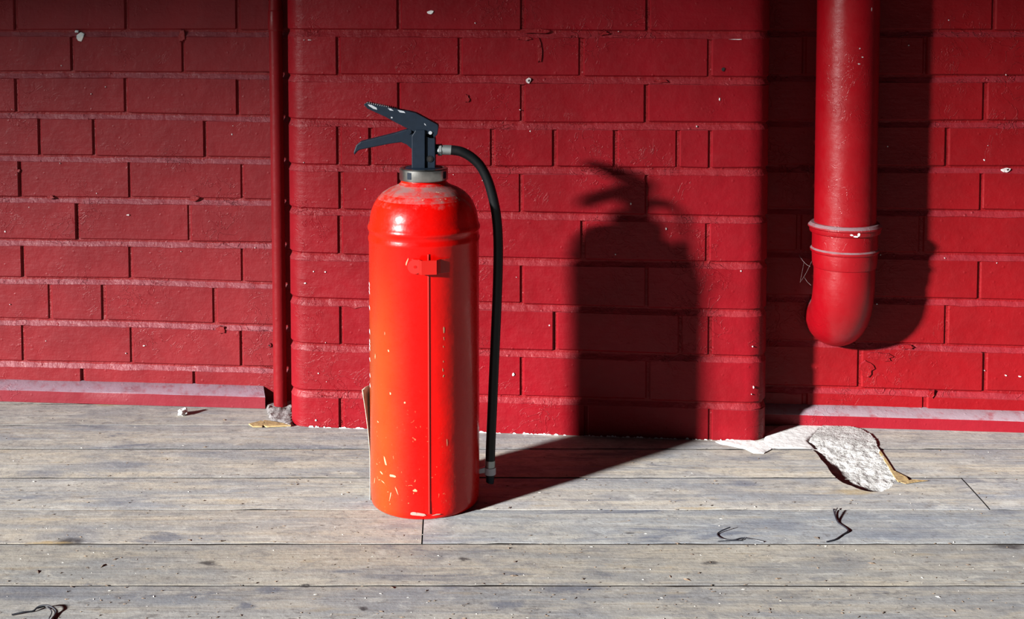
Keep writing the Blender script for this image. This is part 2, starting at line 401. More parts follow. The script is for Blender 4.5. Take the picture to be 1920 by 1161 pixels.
def build_wall(W, name, lab, rows, mat, mmat, ends=None, thick=.12):
    """rows: {k: [perpend pixel x]} ; k is the line at the foot of the course"""
    if ends:      # pier with bull-nosed corners
        uL, uR, rad = ends
        path = round_end(uL, rad, -1, .17, 6)[::-1] + flat_path(uL+rad, uR-rad)[1:-1] + round_end(uR, rad, 1, .17, 6)
        core = [(u+nx*.0042, y+ny*.0042) for u, y, nx, ny in path]
    else:
        path = flat_path(W.u_lo, W.u_hi); core = [(W.u_lo, thick), (W.u_lo, .0042), (W.u_hi, .0042), (W.u_hi, thick)]
    n = len(core); vs = [(u, y, -.03) for u, y in core]+[(u, y, BLOCKER_Z) for u, y in core]
    fs = [tuple(range(n)), tuple(range(n, 2*n))]+[(i, (i+1) % n, n+(i+1) % n, n+i) for i in range(n)]
    wall = mesh_obj(name, vs, fs, mmat); W.frame(wall); tag(wall, lab, None, None, 'structure')
    acc = ([], []); kmin, kmax = -3, 10
    bed_mesh(W, path, range(kmin-1, kmax), acc)
    mo = mesh_obj('mortar', acc[0], acc[1], mmat, wall, smooth=30); tag(mo, kind='stuff')
    lo, hi = (ends[0], ends[1]) if ends else (W.u_lo, W.u_hi)
    for k in range(kmin, kmax):
        js = rows.get(k)
        if js is None: js = rows[k % 2 + 2] if (k % 2 + 2) in rows else rows[2]
        zmid = ZTOP - (k-.45)*PITCHZ
        ymid = (CAMH-zmid)/W.D*F
        us = [W.uz(x, ymid)[0] for x in js]
        us = [u for u in us if lo < u < hi]
        while us and us[0]-.24 > lo+.03: us.insert(0, us[0]-.236-random.random()*.006)
        while us and us[-1]+.24 < hi-.03: us.append(us[-1]+.236+random.random()*.006)
        e = [lo]+us+[hi]
        for i in range(len(e)-1):
            g = .0012+random.random()*.0026
            a = e[i]+(g if i else 0); b = e[i+1]-(g if i < len(e)-2 else 0)
            if b-a < .012: continue
            if not ends and not i: a = lo
            course_brick(W, mat, wall, a, b, k, ends[2] if ends and i == 0 else 0, ends[2] if ends and i == len(e)-2 else 0)
    return wall

WL = Wall('left', 2.6305, .0857, [(5, [57, 135, 210, 291, 369, 449, 521, 598, 676]), (250, [57, 134, 212, 293, 371, 451, 522.5, 602, 682]), (490, [57, 137, 217, 297, 374, 455, 530, 610, 688])], -1.75, -.40)
WP = Wall('pier', 2.4916, .0968, [(590, [56, 141, 224, 309, 391, 476, 561, 646, 733]), (980, [57, 143, 230, 313, 399, 485, 570, 657, 744]), (1420, [59, 146, 231, 317, 407, 493, 583, 669, 757])], 0, 0)
WR = Wall('right', 2.617, .0904, [(1620, [57, 141, 227, 312, 392, 474, 557, 641, 728]), (1900, [57, 141, 227, 313, 395, 478, 563, 650, 736])], .40, 1.75)
# the line index is the foot of the course above it
rowsL = {0: [28, 237, 445], 1: [136, 343], 2: [31, 237, 446], 3: [74, 177, 385], 4: [38, 243, 454], 5: [145, 356], 6: [43, 246, 455], 7: [94, 195, 404], 8: [45, 247, 453], 9: [157, 366]}
rowsP = {0: [748, 980, 1215], 1: [634, 862, 1090, 1332], 2: [748, 979, 1213], 3: [636, 695, 924, 1040, 1155, 1272, 1332], 4: [640, 750, 978, 1213],
         5: [638, 868, 1093, 1328], 6: [750, 979, 1212], 7: [640, 868, 1042, 1275, 1332], 8: [750, 978, 1215], 9: [640, 868, 1100, 1331]}
rowsR = {0: [1863], 1: [1735], 2: [1848], 3: [1776], 4: [1840], 5: [1728], 6: [1836], 7: [1776], 8: [1612, 1848], 9: [1735]}
uL = WP.uz(544, 400, -.04)[0]; uR = WP.uz(1439, 400, -.04)[0]
wall_l = build_wall(WL, 'wall_left', 'red painted brick wall left of the pier, set back', rowsL, M['paint_left'], M['mortar_left'])
wall_p = build_wall(WP, 'wall_center', 'projecting red painted brick pier with rounded corners, behind the extinguisher', rowsP, M['paint_mid'], M['mortar_mid'], (uL, uR, .042))
wall_r = build_wall(WR, 'wall_right', 'red painted brick wall behind the drainpipe, set back', rowsR, M['paint_right'], M['mortar_right'])

# unseen slab added as a sun blocker; its far edge dims the upper walls
E0 = Vector((0, 2.5)) + Vector((-math.sin(SUN_AZ), -math.cos(SUN_AZ)))*18      # blocker edge roughly parallel to the wall
def ce(x, y): return (x, E0.y + .06*(x-E0.x) if y is None else y, BLOCKER_Z)
blocker = prism('sun_blocker', [ce(-38, None), ce(12, None), ce(12, 4), ce(-38, 4)], (0, 0, .12), M['blocker']); tag(blocker, 'unseen slab added overhead to shade the upper walls', kind='structure')

# ------------------------------------------------------------------ floor
edges = [on_floor(1000, y).y for y in (757, 797, 842, 895.5, 955.5, 1020, 1098)]
w = (edges[1]-edges[-1])/5
floor = box('floor', (-9, -6, -.16), (3.2, 3.0, -.045), M['dark']); tag(floor, 'weathered grey timber floorboards running along the wall', kind='structure')
bounds = [edges[0]+w] + edges
while bounds[-1] > -.2: bounds.append(bounds[-1]-w)

hole_px = [(1513, 830), (1530, 849), (1545, 868), (1560, 889), (1580, 905), (1605, 915), (1632, 922), (1655, 922), (1672, 912), (1683, 900), (1676, 886), (1664, 868), (1652, 850), (1644, 832), (1632, 816), (1610, 806), (1580, 800), (1545, 797)]
hole_w = []; _r = random.Random(9)
for (xa, ya), (xb, yb) in zip(hole_px, hole_px[1:]+hole_px[:1]):
    for q in range(3):
        f = q/3; j = 0 if q == 0 else 1.6
        hole_w.append(on_floor(xa+(xb-xa)*f+_r.uniform(-j, j), ya+(yb-ya)*f+_r.uniform(-j, j)*.6))
cut = prism('cutter', [(p.x, p.y, -.04) for p in hole_w], (0, 0, .09), None)

def plank(x0, x1, y0, y1, skew0=0, skew1=0, seed=0, hole=False, gap=.0026, tone=(1, 1, 1)):
    rnd = random.Random(seed); step = .02; n = max(2, int((x1-x0)/step)); vs, fs = [], []
    y0 += gap*.5; y1 -= gap*.5; zt = rnd.uniform(-.0008, .0002); n1 = n2 = 0
    for i in range(n+1):
        f = i/n; x = x0+(x1-x0)*f; n1 = .75*n1+rnd.gauss(0, .0005); n2 = .75*n2+rnd.gauss(0, .0005)
        if rnd.random() < .02: n1 += .0025
        if rnd.random() < .02: n2 += .0025
        a, b = y0+abs(n1), y1-abs(n2); c = .0005
        def X(y): return x + (skew0*(1-f)+skew1*f)*((y-y0)/(y1-y0)-.5)
        row = [(a, -.03), (a, zt-c), (a+c, zt), (a+.03, zt+.0006), (b-.03, zt+.0006), (b-c, zt), (b, zt-c), (b, -.03)]
        for y, z in row: vs.append((X(y), y, z))
    m = 8
    for i in range(n):
        for q in range(m-1): fs.append((i*m+q, i*m+q+1, (i+1)*m+q+1, (i+1)*m+q))
        fs.append((i*m+m-1, i*m, (i+1)*m, (i+1)*m+m-1))
    fs.append(tuple(range(m))[::-1]); fs.append(tuple(range(n*m, (n+1)*m)))
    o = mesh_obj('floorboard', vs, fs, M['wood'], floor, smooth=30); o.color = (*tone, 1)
    if hole:
        b = o.modifiers.new('cut', 'BOOLEAN'); b.object = cut; b.operation = 'DIFFERENCE'; b.solver = 'EXACT'
        dg = bpy.context.evaluated_depsgraph_get(); me = bpy.data.meshes.new_from_object(o.evaluated_get(dg))
        o.modifiers.clear(); o.data = me
    return o
XL, XR = -2.0, 1.9
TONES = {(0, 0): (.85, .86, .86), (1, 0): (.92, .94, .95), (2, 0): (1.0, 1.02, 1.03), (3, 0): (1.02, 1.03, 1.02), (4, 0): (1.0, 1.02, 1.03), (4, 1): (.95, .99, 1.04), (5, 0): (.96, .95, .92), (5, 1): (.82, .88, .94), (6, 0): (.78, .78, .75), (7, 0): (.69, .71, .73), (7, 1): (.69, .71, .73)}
j1 = on_floor(793, 987).x; j2a, j2b = on_floor(1856, 955).x, on_floor(1806, 900).x
for i in range(len(bounds)-1):
    y1, y0 = bounds[i], bounds[i+1]; hole = 1 <= i <= 4
    g = .0024 if i not in (0, 1) else .0035
    cuts = []
    if abs(y1-edges[4]) < .001: cuts = [(j1, -.006)]
    elif abs(y1-edges[3]) < .001: cuts = [((j2a+j2b)/2, j2b-j2a)]
    elif i > 7 and i % 2: cuts = [(random.uniform(-1, 1), 0)]
    xs = [(XL, 0)]+cuts+[(XR, 0)]
    for q in range(len(xs)-1):
        a, b = xs[q], xs[q+1]
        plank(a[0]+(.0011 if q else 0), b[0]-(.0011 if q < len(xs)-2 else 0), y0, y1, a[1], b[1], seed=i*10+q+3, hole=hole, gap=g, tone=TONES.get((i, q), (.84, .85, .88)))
bpy.data.objects.remove(cut)

# ------------------------------------------------------------------ skirtings
def skirting(W, name, lab, u0, u1, top_z, fold_z, dpt, mat, mitre=0):
    n = 24; vs, fs = [], []; rnd = random.Random(3)
    for i in range(n+1):
        f = i/n; u = u0+(u1-u0)*f
        for (y, z) in ((.004, .001), (-dpt, .001), (-dpt, fold_z-.002), (-dpt+.0018, fold_z), (.001, top_z), (.004, top_z)):
            k = mitre*(1+y/dpt) if i == n else 0
            vs.append((u-(.0 if i < n else 0)+(k if mitre else 0), y+rnd.uniform(-.0003, .0003), z+(rnd.uniform(-.0004, .0004) if z > .01 else 0)))
    m = 6
    for i in range(n):
        for q in range(m): fs.append((i*m+q, i*m+(q+1) % m, (i+1)*m+(q+1) % m, (i+1)*m+q))
    fs.append(tuple(range(m))); fs.append(tuple(range(n*m, (n+1)*m)))
    o = mesh_obj(name, vs, fs, mat, None, smooth=30); W.frame(o); tag(o, lab, kind='structure'); return o
uE = WL.uz(497, 740, .03)[0]
skirting(WL, 'baseboard_left', 'pinkish red bevelled skirting with dusty top, ends short of the conduit', -1.74, uE, .041, .0275, .030, M['skirt_left'], -.012)
skirting(WR, 'baseboard_right', 'red bevelled skirting with dusty top behind the white concrete', .42, 1.74, .0365, .0255, .030, M['skirt_right'])

# ------------------------------------------------------------------ fire extinguisher
EY = 2.159; EX = at_depth(797, 900, EY).x; RB = .0935; ZK = 1.0135
ext = empty('fire_extinguisher', (EX, EY, 0))
tag(ext, 'red fire extinguisher with black handle and hose, standing on the floorboards', 'fire extinguisher')
prof = [(.060, .004), (.080, 0), (.0885, .0006), (.0912, .003), (.0925, .007), (RB-.0006, .014), (RB-.0003, .030), (RB, .034), (RB, .445), (RB+.0012, .448), (RB+.0014, .452), (RB, .456), (RB-.0006, .462),
        (RB+.0008, .4645), (RB+.0020, .467), (RB+.0020, .4705), (RB+.0006, .4735), (RB-.0012, .478), (RB-.0020, .486), (RB-.0045, .497), (RB-.0090, .508), (RB-.0150, .5175), (RB-.0235, .526), (RB-.034, .5325), (RB-.045, .537), (RB-.051, .540), (.0388, .544), (.0375, .548), (.0375, .556)]
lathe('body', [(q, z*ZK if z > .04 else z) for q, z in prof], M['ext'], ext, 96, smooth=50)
# collar ring
cr = lathe('collar_ring', [(q, z*ZK) for q, z in [(.036, .5475), (.0405, .5475), (.0413, .5490), (.0413, .5655), (.0400, .5675), (.0345, .5680), (.0335, .5665), (.0335, .560), (.030, .560)]], M['chrome'], ext, 72, smooth=30)
cr['label'] = 'dull chrome collar ring'
for a in (-122, -28, 70, 160):
    aa = R(a); c, s = math.cos(aa), math.sin(aa); p = Vector((c*.0405, s*.0405, .565)); t = Vector((-s, c, 0)); nn = Vector((c, s, 0))
    q = prism('notch', [p-t*.004+Vector((0, 0, -.0058)), p+t*.004+Vector((0, 0, -.0058)), p+t*.004+Vector((0, 0, .0058)), p-t*.004+Vector((0, 0, .0058))], nn*.0012, M['navy'], cr)
lathe('valve_seat', [(.012, .563), (.033, .563), (.033, .574), (.030, .576), (.012, .5765)], M['navy'], ext, 48)

def epx(x, y, dy=0): p = at_depth(x, y, EY+dy); return Vector((p.x-EX, p.y-EY, p.z))
def plate(name, pts, dy, th, mat, parent, bev=.0012):
    return prism(name, [epx(x, y, dy) for x, y in pts], (0, th, 0), mat, parent, bev)
vb = plate('valve_body', [(772, 316), (772, 255), (779, 244), (797, 244), (797, 316)], -.017, .034, M['navy'], ext)
plate('valve_cheek', [(797.5, 316), (797.5, 250), (812, 250), (816, 262), (816, 316)], -.013, .026, M['navy'], vb)
p = epx(806, 298, -.013)
tube('port_hole', [p+Vector((0, -.0012, 0)), p+Vector((0, .004, 0))], .0058, M['rubber'], vb, 20)
tube('port_hole', [p+Vector((0, -.0018, 0)), p+Vector((0, .003, 0))], .0036, M['hole'], vb, 20)
# upper lever: a U channel, open below
up = [(682, 196), (686, 193), (712, 198), (752, 206), (766, 208.5), (780, 212), (821, 234), (822, 240), (820, 252), (813, 260), (806, 260), (782, 250), (762, 240), (744, 231), (722, 219), (702, 210), (689, 204)]
th = .026
top_in = [(x, y) for x, y in up]
ul = plate('upper_lever', up, -th/2, .004, M['navy'], ext, .0008)
plate('lever_side', up, th/2-.004, .004, M['navy'], ul, .0008)
web = up[:7]; under = [(x+1, y+5.0) for x, y in web][::-1]; under[-1] = (690, 201)
plate('lever_top', web+under, -th/2+.0035, th-.007, M['navy'], ul, .0006)
for i in range(15):    # grip teeth on the nose of the lever
    x = 687+i*4.0; y = 193.2+(x-687)*.192
    plate('grip_tooth', [(x, y+1.2), (x+1.1, y-1.7), (x+2.4, y+1.5)], -th/2+.0006, th-.0012, M['worn'] if i < 11 else M['navy'], ul, 0)
wear = plate('worn_patch', [(689, 195.5), (697, 197), (706, 202), (707, 206), (700, 204), (692, 199)], -th/2-.0003, .0004, M['worn'], ul, 0)
wear['label'] = 'bare metal worn through the black coating'
for pts in ([(727, 203), (733, 203.5), (738, 208), (731, 207)], [(745, 206), (757, 208.5), (760, 212), (750, 211)], [(733, 219), (736, 219.5), (736, 222), (733, 222)], [(795, 231), (798, 233), (799, 236), (796, 234)]):
    plate('worn_patch', pts, -th/2-.0003, .0004, M['worn'], ul, 0)
p = epx(807, 249, -th/2)
pin = tube('pivot_pin', [p+Vector((0, -.002, 0)), p+Vector((0, th+.002, 0))], .0030, M['worn'], ul, 16); pin['label'] = 'bare metal pivot pin'
low = [(664, 291), (663, 285), (668, 272), (676, 266), (700, 260), (740, 250), (762, 243), (768, 243), (776, 249), (776, 284), (770, 278), (762, 271), (752, 267), (730, 270), (700, 276), (675, 281), (670, 284)]
ll = plate('lower_lever', low, -.011, .022, M['navy'], ext, .0016)
p = epx(767, 246.5, -.011)
tube('pivot_pin', [p+Vector((0, -.0025, 0)), p+Vector((0, .0245, 0))], .0042, M['navy'], ll, 16)
plate('lock_plate', [(770, 246), (790, 253), (786, 259), (776, 256)], -.009, .018, M['rubber'], ext, .0008)
# hose coupling
a = epx(811, 280); b = epx(822, 280)
hc = tube('hose_coupling', [a, b-Vector((.002, 0, 0)), b], .0088, M['navy'], ext, 24)
def hexa(name, x0, x1, rr, mat, parent):
    a = epx(x0, 281); b = epx(x1, 281); vs = []
    for k in range(6):
        t = R(60*k+12); vs.append(a+Vector((0, math.cos(t)*rr, math.sin(t)*rr)))
    return prism(name, vs, b-a, mat, parent, .001)
hx = hexa('hex_nut', 821, 829, .0105, M['ferrule'], hc); hx['label'] = 'tarnished metal hex nut'
fe = tube('ferrule', [epx(829, 281), epx(831, 281), epx(844.5, 281.5), epx(846, 281.6)], .0086, M['ferrule'], hc, 24); fe['label'] = 'grey metal hose ferrule'
hp = [(840, 281.3), (852, 282), (866, 285), (884, 295), (901, 312), (914, 337), (923, 366), (930, 400), (933.5, 440), (934, 490), (932, 560), (929, 630), (925.5, 710), (922, 790), (919.5, 850), (919, 892)]
dys = [0, 0, 0, .002, .004, .006, .008, .010, .012, .012, .012, .012, .012, .012, .012, .012]
hose = tube('hose', smooth_path([epx(x, y, q) for (x, y), q in zip(hp, dys)]), .0083, M['rubber'], ext, 20)
hose['label'] = 'black rubber hose'
hc['label'] = 'black hose coupling'
nz = tube('hose_tip', [epx(919.5, 866, .012), epx(919, 868, .012), epx(919, 876, .012), epx(919, 903, .012), epx(918.5, 905, .012)], .0070, M['navy'], ext, 18)
cuff = tube('hose_cuff', [epx(919.3, 863, .012), epx(919, 877, .012)], .0088, M['ferrule'], ext, 20)
ck = tube('clip_ring', [epx(919, 876, .012), epx(919, 889, .012)], .0100, M['clipw'], ext, 24); ck['label'] = 'white plastic hose clip'
a = epx(897, 886, .008); b = epx(914, 882, .008)
prism('clip_arm', [a+Vector((-.004, 0, -.0035)), b+Vector((0, 0, -.004)), b+Vector((0, 0, .006)), a+Vector((-.004, 0, .004))], (0, .008, 0), M['clipw'], ck, .0006)

def cyl(theta, z, r=RB): return Vector((r*math.sin(R(theta)), -r*math.cos(R(theta)), z))   # theta: 0 towards camera, + right
TS = 8.2
# side seam: a rounded bead
sm = tube('side_seam', [cyl(TS, z) for z in [.012+.433*i/30 for i in range(31)]], .0017, M['seam'], ext, 10)
# wall-hook lug bridging the seam
zc = epx(811, 500, -RB).z; zh = .0118
def strap(ths, rs, zlo, zhi, mat, name, parent, tk=.0022):
    vs, fs = [], []
    for t, r in zip(ths, rs):
        for rr, zz in ((r-tk, zlo), (r, zlo), (r, zhi), (r-tk, zhi)): vs.append(cyl(t, zz, rr))
    for i in range(len(ths)-1):
        for q in range(4): fs.append((i*4+q, i*4+(q+1) % 4, (i+1)*4+(q+1) % 4, (i+1)*4+q))
    fs.append((0, 1, 2, 3)); L = len(vs)-4; fs.append((L, L+1, L+2, L+3))
    return bevel(mesh_obj(name, vs, fs, mat, parent), .0007, 2)
lug = strap([TS-16, TS-13, TS-9.6, TS-8.6, TS-7, TS+7, TS+8.6, TS+12, TS+17, TS+22], [RB+.0014, RB+.0022, RB+.0022, RB+.006, RB+.0115, RB+.0115, RB+.008, RB+.003, RB+.0022, RB+.0014], zc-zh, zc+zh, M['seam'], 'hook_lug', ext)
lp = cyl(TS-13.5, zc, RB+.001); ln = cyl(TS-13.5, 0, 1)
tube('lug_tab', [lp, lp+ln*.0022], .0118, M['seam'], lug, 28)
lp = cyl(TS-13.0, zc, RB+.003); tube('spot_weld', [lp, lp+ln*.0009], .0024, M['ext'], lug, 14)

# scrapes, chips and print lie on the skin
def skin_patch(theta, z, w, h, rot=0, n=7, seed=0, r=.00035, jit=.35):
    rnd = random.Random(seed); c, s = math.cos(R(rot)), math.sin(R(rot)); out = []
    for i in range(n):
        a = 2*math.pi*i/n; q = 1+rnd.uniform(-jit, jit); x, y = w*.5*math.cos(a)*q, h*.5*math.sin(a)*q
        X, Z = x*c-y*s, x*s+y*c; out.append(cyl(theta+math.degrees(X/RB), z+Z, RB+r))
    return out
def th_of(px): return math.degrees(math.asin(max(-1, min(1, (px-797)/102.0))))
def zy(px, py): return epx(px, py, -RB*math.cos(R(th_of(px)))).z
def patches(name, lst, mat, parent, r=.0004, lab=None):
    vs, fs = [], []
    for i, (px, py, w, h, rot) in enumerate(lst):
        P = skin_patch(th_of(px), zy(px, py), w, h, rot, 8, i+5, r); b = len(vs); vs += P; fs.append(tuple(range(b, b+len(P))))
    o = mesh_obj(name, vs, fs, mat, parent); 
    if lab: o['label'] = lab
    o['kind'] = 'stuff'; return o
k = 1/1088.
scr = [(745, 893, 13*k, 4.5*k, 0), (722, 886, 9*k, 3*k, -25), (786, 920, 9*k, 6*k, 0), (740, 930, 2*k, 16*k, -12), (752, 920, 2*k, 14*k, 25), (726, 904, 10*k, 1.6*k, -20), (708, 902, 2*k, 12*k, -15), (730, 865, 5*k, 17*k, 20),
       (838, 620, 3*k, 13*k, 0), (838, 635, 1.5*k, 6*k, 5), (837, 650, 1.3*k, 4*k, 5), (837, 678, 1.5*k, 4*k, 5), (836, 694, 1.5*k, 6*k, 10), (837, 705, 2.4*k, 5*k, -15), (843, 830, 1.8*k, 14*k, 5), (741, 738, 3*k, 4*k, 0),
       (768, 755, 4*k, 3*k, 20), (716, 791, 5*k, 3.4*k, 0), (711, 669, 3*k, 9*k, 0), (738, 658, 3*k, 5*k, 20), (773, 492, 2.2*k, 14*k, -18), (731, 625, 1.5*k, 6*k, 0), (697, 425, 2*k, 24*k, -8)]
sc = patches('paint_scrape', scr, simple('bare_primer', (.42, .21, .11), .6), ext, lab='pale scrapes through the red paint')
sc2 = patches('base_chip', [(792, 965, 26*k, 6*k, -6), (782, 963, 12*k, 6*k, 0), (824, 965, 18*k, 3*k, 4)], simple('primer_chip', (.34, .17, .14), .7), ext, .0007, 'pale chipped paint at the foot')
# edge of the white printed text, on the side turned away to the left
def print_rows(rows, mat):
    vs, fs = [], []
    for (y0, y1, n) in rows:
        z1, z0 = epx(697, y0).z, epx(697, y1).z; h = (z1-z0)/n
        for q in range(n):
            for t0 in range(-115, -74, 7):
                za = z0+h*q+(t0+112)*-.00002; b = len(vs); s_ = .0026
                vs += [cyl(t0, za+s_, RB+.0003), cyl(t0+5.2, za, RB+.0003), cyl(t0+5.2, za+h*.62, RB+.0003), cyl(t0, za+h*.62+s_, RB+.0003)]
                fs.append((b, b+1, b+2, b+3))
    o = mesh_obj('printed_text', vs, fs, mat, ext); o['kind'] = 'stuff'; o['label'] = 'rows of white printing seen edge on'; return o
print_rows([(524, 546, 3), (567, 575, 1), (610, 620, 1), (630, 651, 3), (664, 671, 1), (694, 700, 1), (712, 719, 1)], M['white'])
# peeling paper label
vs, fs = [], []; NZ = 18; z_lo, z_hi = epx(697, 962).z, epx(697, 731).z
for i in range(NZ+1):
    f = i/NZ; z = z_lo+(z_hi-z_lo)*f
    lift = .0008 + .0125*max(0, (f-.45)/.55)**1.6
    for jx in range(9):
        g = jx/8; t = -150 + 62*g
        vs.append(cyl(t+ (4*f if jx == 8 else 0)*0, z + (.002*math.sin(g*9) if i == NZ else 0), RB+.0006+lift*g**3*1.0))
for i in range(NZ):
    for jx in range(8): fs.append((i*9+jx, i*9+jx+1, (i+1)*9+jx+1, (i+1)*9+jx))
pl = mesh_obj('peeling_label', vs, fs, M['paper'], ext, smooth=60)
so = pl.modifiers.new('thick', 'SOLIDIFY'); so.thickness = .0008
pl['label'] = 'cream paper label peeling off the left flank'

# ------------------------------------------------------------------ drainpipe
DY = 2.468; DX = at_depth(1590, 60, DY).x; DR = .0590
dp = empty('drainpipe', (DX, DY, 0), -math.atan(.0904))
tag(dp, 'thick red painted drainpipe with socket and bend running into the right wall', 'pipe')
# upper pipe
lathe('upper_pipe', [(DR, .36), (DR, 1.2), (DR, 2.4), (DR, BLOCKER_Z-.02)], M['pipe'], dp, 64)
def dz(y, dy=0): return at_depth(1587, y, DY+dy).z
zr = dz(416.5)
lathe('socket', [(DR-.004, zr-.090), (DR+.0012, zr-.086), (DR+.0030, zr-.076), (DR+.0036, zr-.058), (DR+.0058, zr-.0565), (DR+.0068, zr-.0540), (DR+.0066, zr-.0515), (DR+.0036, zr-.0485), (DR+.0034, zr-.0205), (DR+.0075, zr-.0185), (DR+.0085, zr-.0165),
      (DR+.0088, zr-.0100), (DR+.0108, zr-.0090), (DR+.0118, zr-.0075), (DR+.0110, zr-.0052), (DR+.0060, zr), (DR+.001, zr)], M['pipe'], dp, 72, smooth=28)
# bend into the wall
zb_ = .221; RBN = .092; z0 = zb_+RBN
path = [(0, 0, zr-.080), (0, 0, (zr-.08+z0)/2), (0, 0, z0)]
for i in range(1, 13):
    a = math.pi/2*i/12; path.append((-.004*i/12, RBN*(1-math.cos(a)), z0-RBN*math.sin(a)))
path.append((-.005, RBN+.06, zb_))
el = tube('bend', path, DR-.0005, M['pipe'], dp, 56)
ch = [(1589, 441, 9, 3.5), (1596, 444, 12, 4), (1602, 440, 6, 8)]
def pipe_patch(name, lst, mat, r):
    vs, fs = [], []; rnd = random.Random(4)
    for px, py, w_, h_ in lst:
        t = math.asin((px-1588)/(DR*F/DY)*DR/r if abs(px-1588) < 58 else .9); z = at_depth(px, py, DY-r*math.cos(t)).z; b = len(vs)
        n = 8
        for i in range(n):
            a = 2*math.pi*i/n; q = rnd.uniform(.55, 1.1); tt = t+w_*.5*math.cos(a)*q/F*DY/r
            vs.append((r*math.sin(tt), -r*math.cos(tt), z+h_*.5*math.sin(a)*q/F*DY))
        fs.append(tuple(range(b, b+n)))
    o = mesh_obj(name, vs, fs, mat, dp); o['kind'] = 'stuff'; return o
q = pipe_patch('paint_chip', ch, M['white'], DR+.0094); q['label'] = 'white paint chip on the socket rim'
q = pipe_patch('paint_fleck', [(1622, 17, 3, 9), (1605, 107, 5, 3), (1600, 91, 3, 3), (1599, 120, 6, 3)], M['chip'], DR+.0006); q['label'] = 'pale flecks on the pipe'

# ------------------------------------------------------------------ conduit beside the pier
CY = 2.648; CXx = at_depth(519.5, 300, CY).x; CR = .0140
cd = empty('conduit', (CXx, CY, 0)); tag(cd, 'thin red painted conduit in the corner between left wall and pier', 'pipe')
tube('lower_conduit', [(0.0015, 0, .004), (.001, 0, .4), (0, 0, .802)], CR, M['conduit'], cd, 28)
lathe('coupling', [(CR, .795), (CR+.0016, .797), (CR+.002, .80), (CR+.002, .835), (CR, .838)], M['conduit'], cd, 28)
tube('upper_conduit', [(0, 0, .80), (0, 0, 1.5), (0, 0, BLOCKER_Z-.02)], CR, M['conduit'], cd, 28)

# screw in the left wall beside the conduit
u, z = WL.uz(506, 647); sc_ = empty('wall_screw', (0, 0, 0)); WL.frame(sc_)
loc = Matrix.Rotation(-math.atan(WL.t), 4, 'Z') @ Vector((u, -.0005, z)); sc_.location = Vector((0, WL.D, 0))+loc
tag(sc_, 'round painted screw head in the left brick wall beside the conduit', 'screw')
tube('head', [(0, .004, 0), (0, -.002, 0), (0, -.0035, 0)], lambda t: .0062-.0022*t, M['paint_left'], sc_, 16)
tube('recess', [(0, -.002, 0), (0, -.0038, 0)], .0018, M['hole'], sc_, 10)

# chips and holes in the paint of the walls
def wall_blob(W, wall, name, pts, mat, v=.0012, lab=None, seed=1, n=9, stuff=False):
    vs, fs = [], []; rnd = random.Random(seed)
    for px, py, w_, h_ in pts:
        u, z = W.uz(px, py); b = len(vs); s_ = W.D/F
        for lev, (sc, yy) in enumerate(((1.0, .001), (.92, -v), )):
            st = rnd.getstate() if lev == 0 else None
            if lev == 0: qs = [rnd.uniform(.6, 1.1) for _ in range(n)]
            for i in range(n):
                a = 2*math.pi*i/n; vs.append((u+w_*.5*math.cos(a)*qs[i]*sc*s_, yy, z+h_*.5*math.sin(a)*qs[i]*sc*s_))
        fs.append(tuple(range(b+n, b+2*n)))
        for i in range(n): fs.append((b+i, b+(i+1) % n, b+n+(i+1) % n, b+n+i))
    o = mesh_obj(name, vs, fs, mat, wall)
    if lab: o['label'] = lab
    if stuff: o['kind'] = 'stuff'
    return o
wall_blob(WL, wall_l, 'bare_patch', [(151, 69, 20, 20), (144, 59, 10, 6)], simple('blue_white_patch', (.45, .58, .62), .7, c2=(.75, .75, .72)), .0022, 'bluish white patch of bare plaster')
wall_blob(WP, wall_p, 'bare_patch', [(807, 23, 17, 8)], M['white'], .0022, 'white chip in the paint')
wall_blob(WP, wall_p, 'plugged_hole', [(991, 151, 13, 12)], M['chip'], .0026, 'pale rim round a small hole')
wall_blob(WP, wall_p, 'hole', [(992, 151, 5, 5)], M['hole'], .0032)
wall_blob(WP, wall_p, 'hole', [(1356, 130, 8, 8)], M['hole'], .0024, 'dark nail hole')
wall_blob(WR, wall_r, 'bare_patch', [(1886, 319, 22, 9)], M['chip'], .0022, 'pale patch of missing paint')
wall_blob(WR, wall_r, 'hole', [(1889, 318, 5, 4)], M['hole'], .003)
rd = random.Random(12)
fl = [(962, 702, 6, 7), (1249, 429, 3, 6), (1183, 382, 3, 5), (1389, 508, 4, 4), (1411, 650, 3, 3), (1413, 726, 3, 7), (1030, 610, 3, 3), (1306, 237, 3, 3), (1349, 186, 3, 7), (610, 510, 4, 3), (572, 531, 6, 4), (588, 509, 3, 3), (597, 700, 3, 3), (592, 788, 5, 4), (580, 75, 10, 2), (570, 75, 4, 2), (1381, 74, 32, 2), (994, 246, 3, 3), (975, 206, 4, 2)]
fl += [(rd.uniform(560, 1420), rd.uniform(20, 780), rd.uniform(1.5, 3), rd.uniform(1.5, 3.5)) for _ in range(12)]
wall_blob(WP, wall_p, 'paint_fleck', fl, M['chip'], .0016, 'tiny pale flecks', 2, 6, True)
fl = [(198, 163, 3, 3), (171, 176, 3, 3), (115, 123, 3, 3), (435, 252, 3, 4), (10, 434, 4, 4), (240, 403, 7, 3), (270, 648, 6, 3), (437, 236, 2, 2)] + [(rd.uniform(5, 490), rd.uniform(20, 690), rd.uniform(1.5, 3), rd.uniform(1.5, 3)) for _ in range(10)]
wall_blob(WL, wall_l, 'paint_fleck', fl, M['chip'], .0016, 'tiny pale flecks', 3, 6, True)
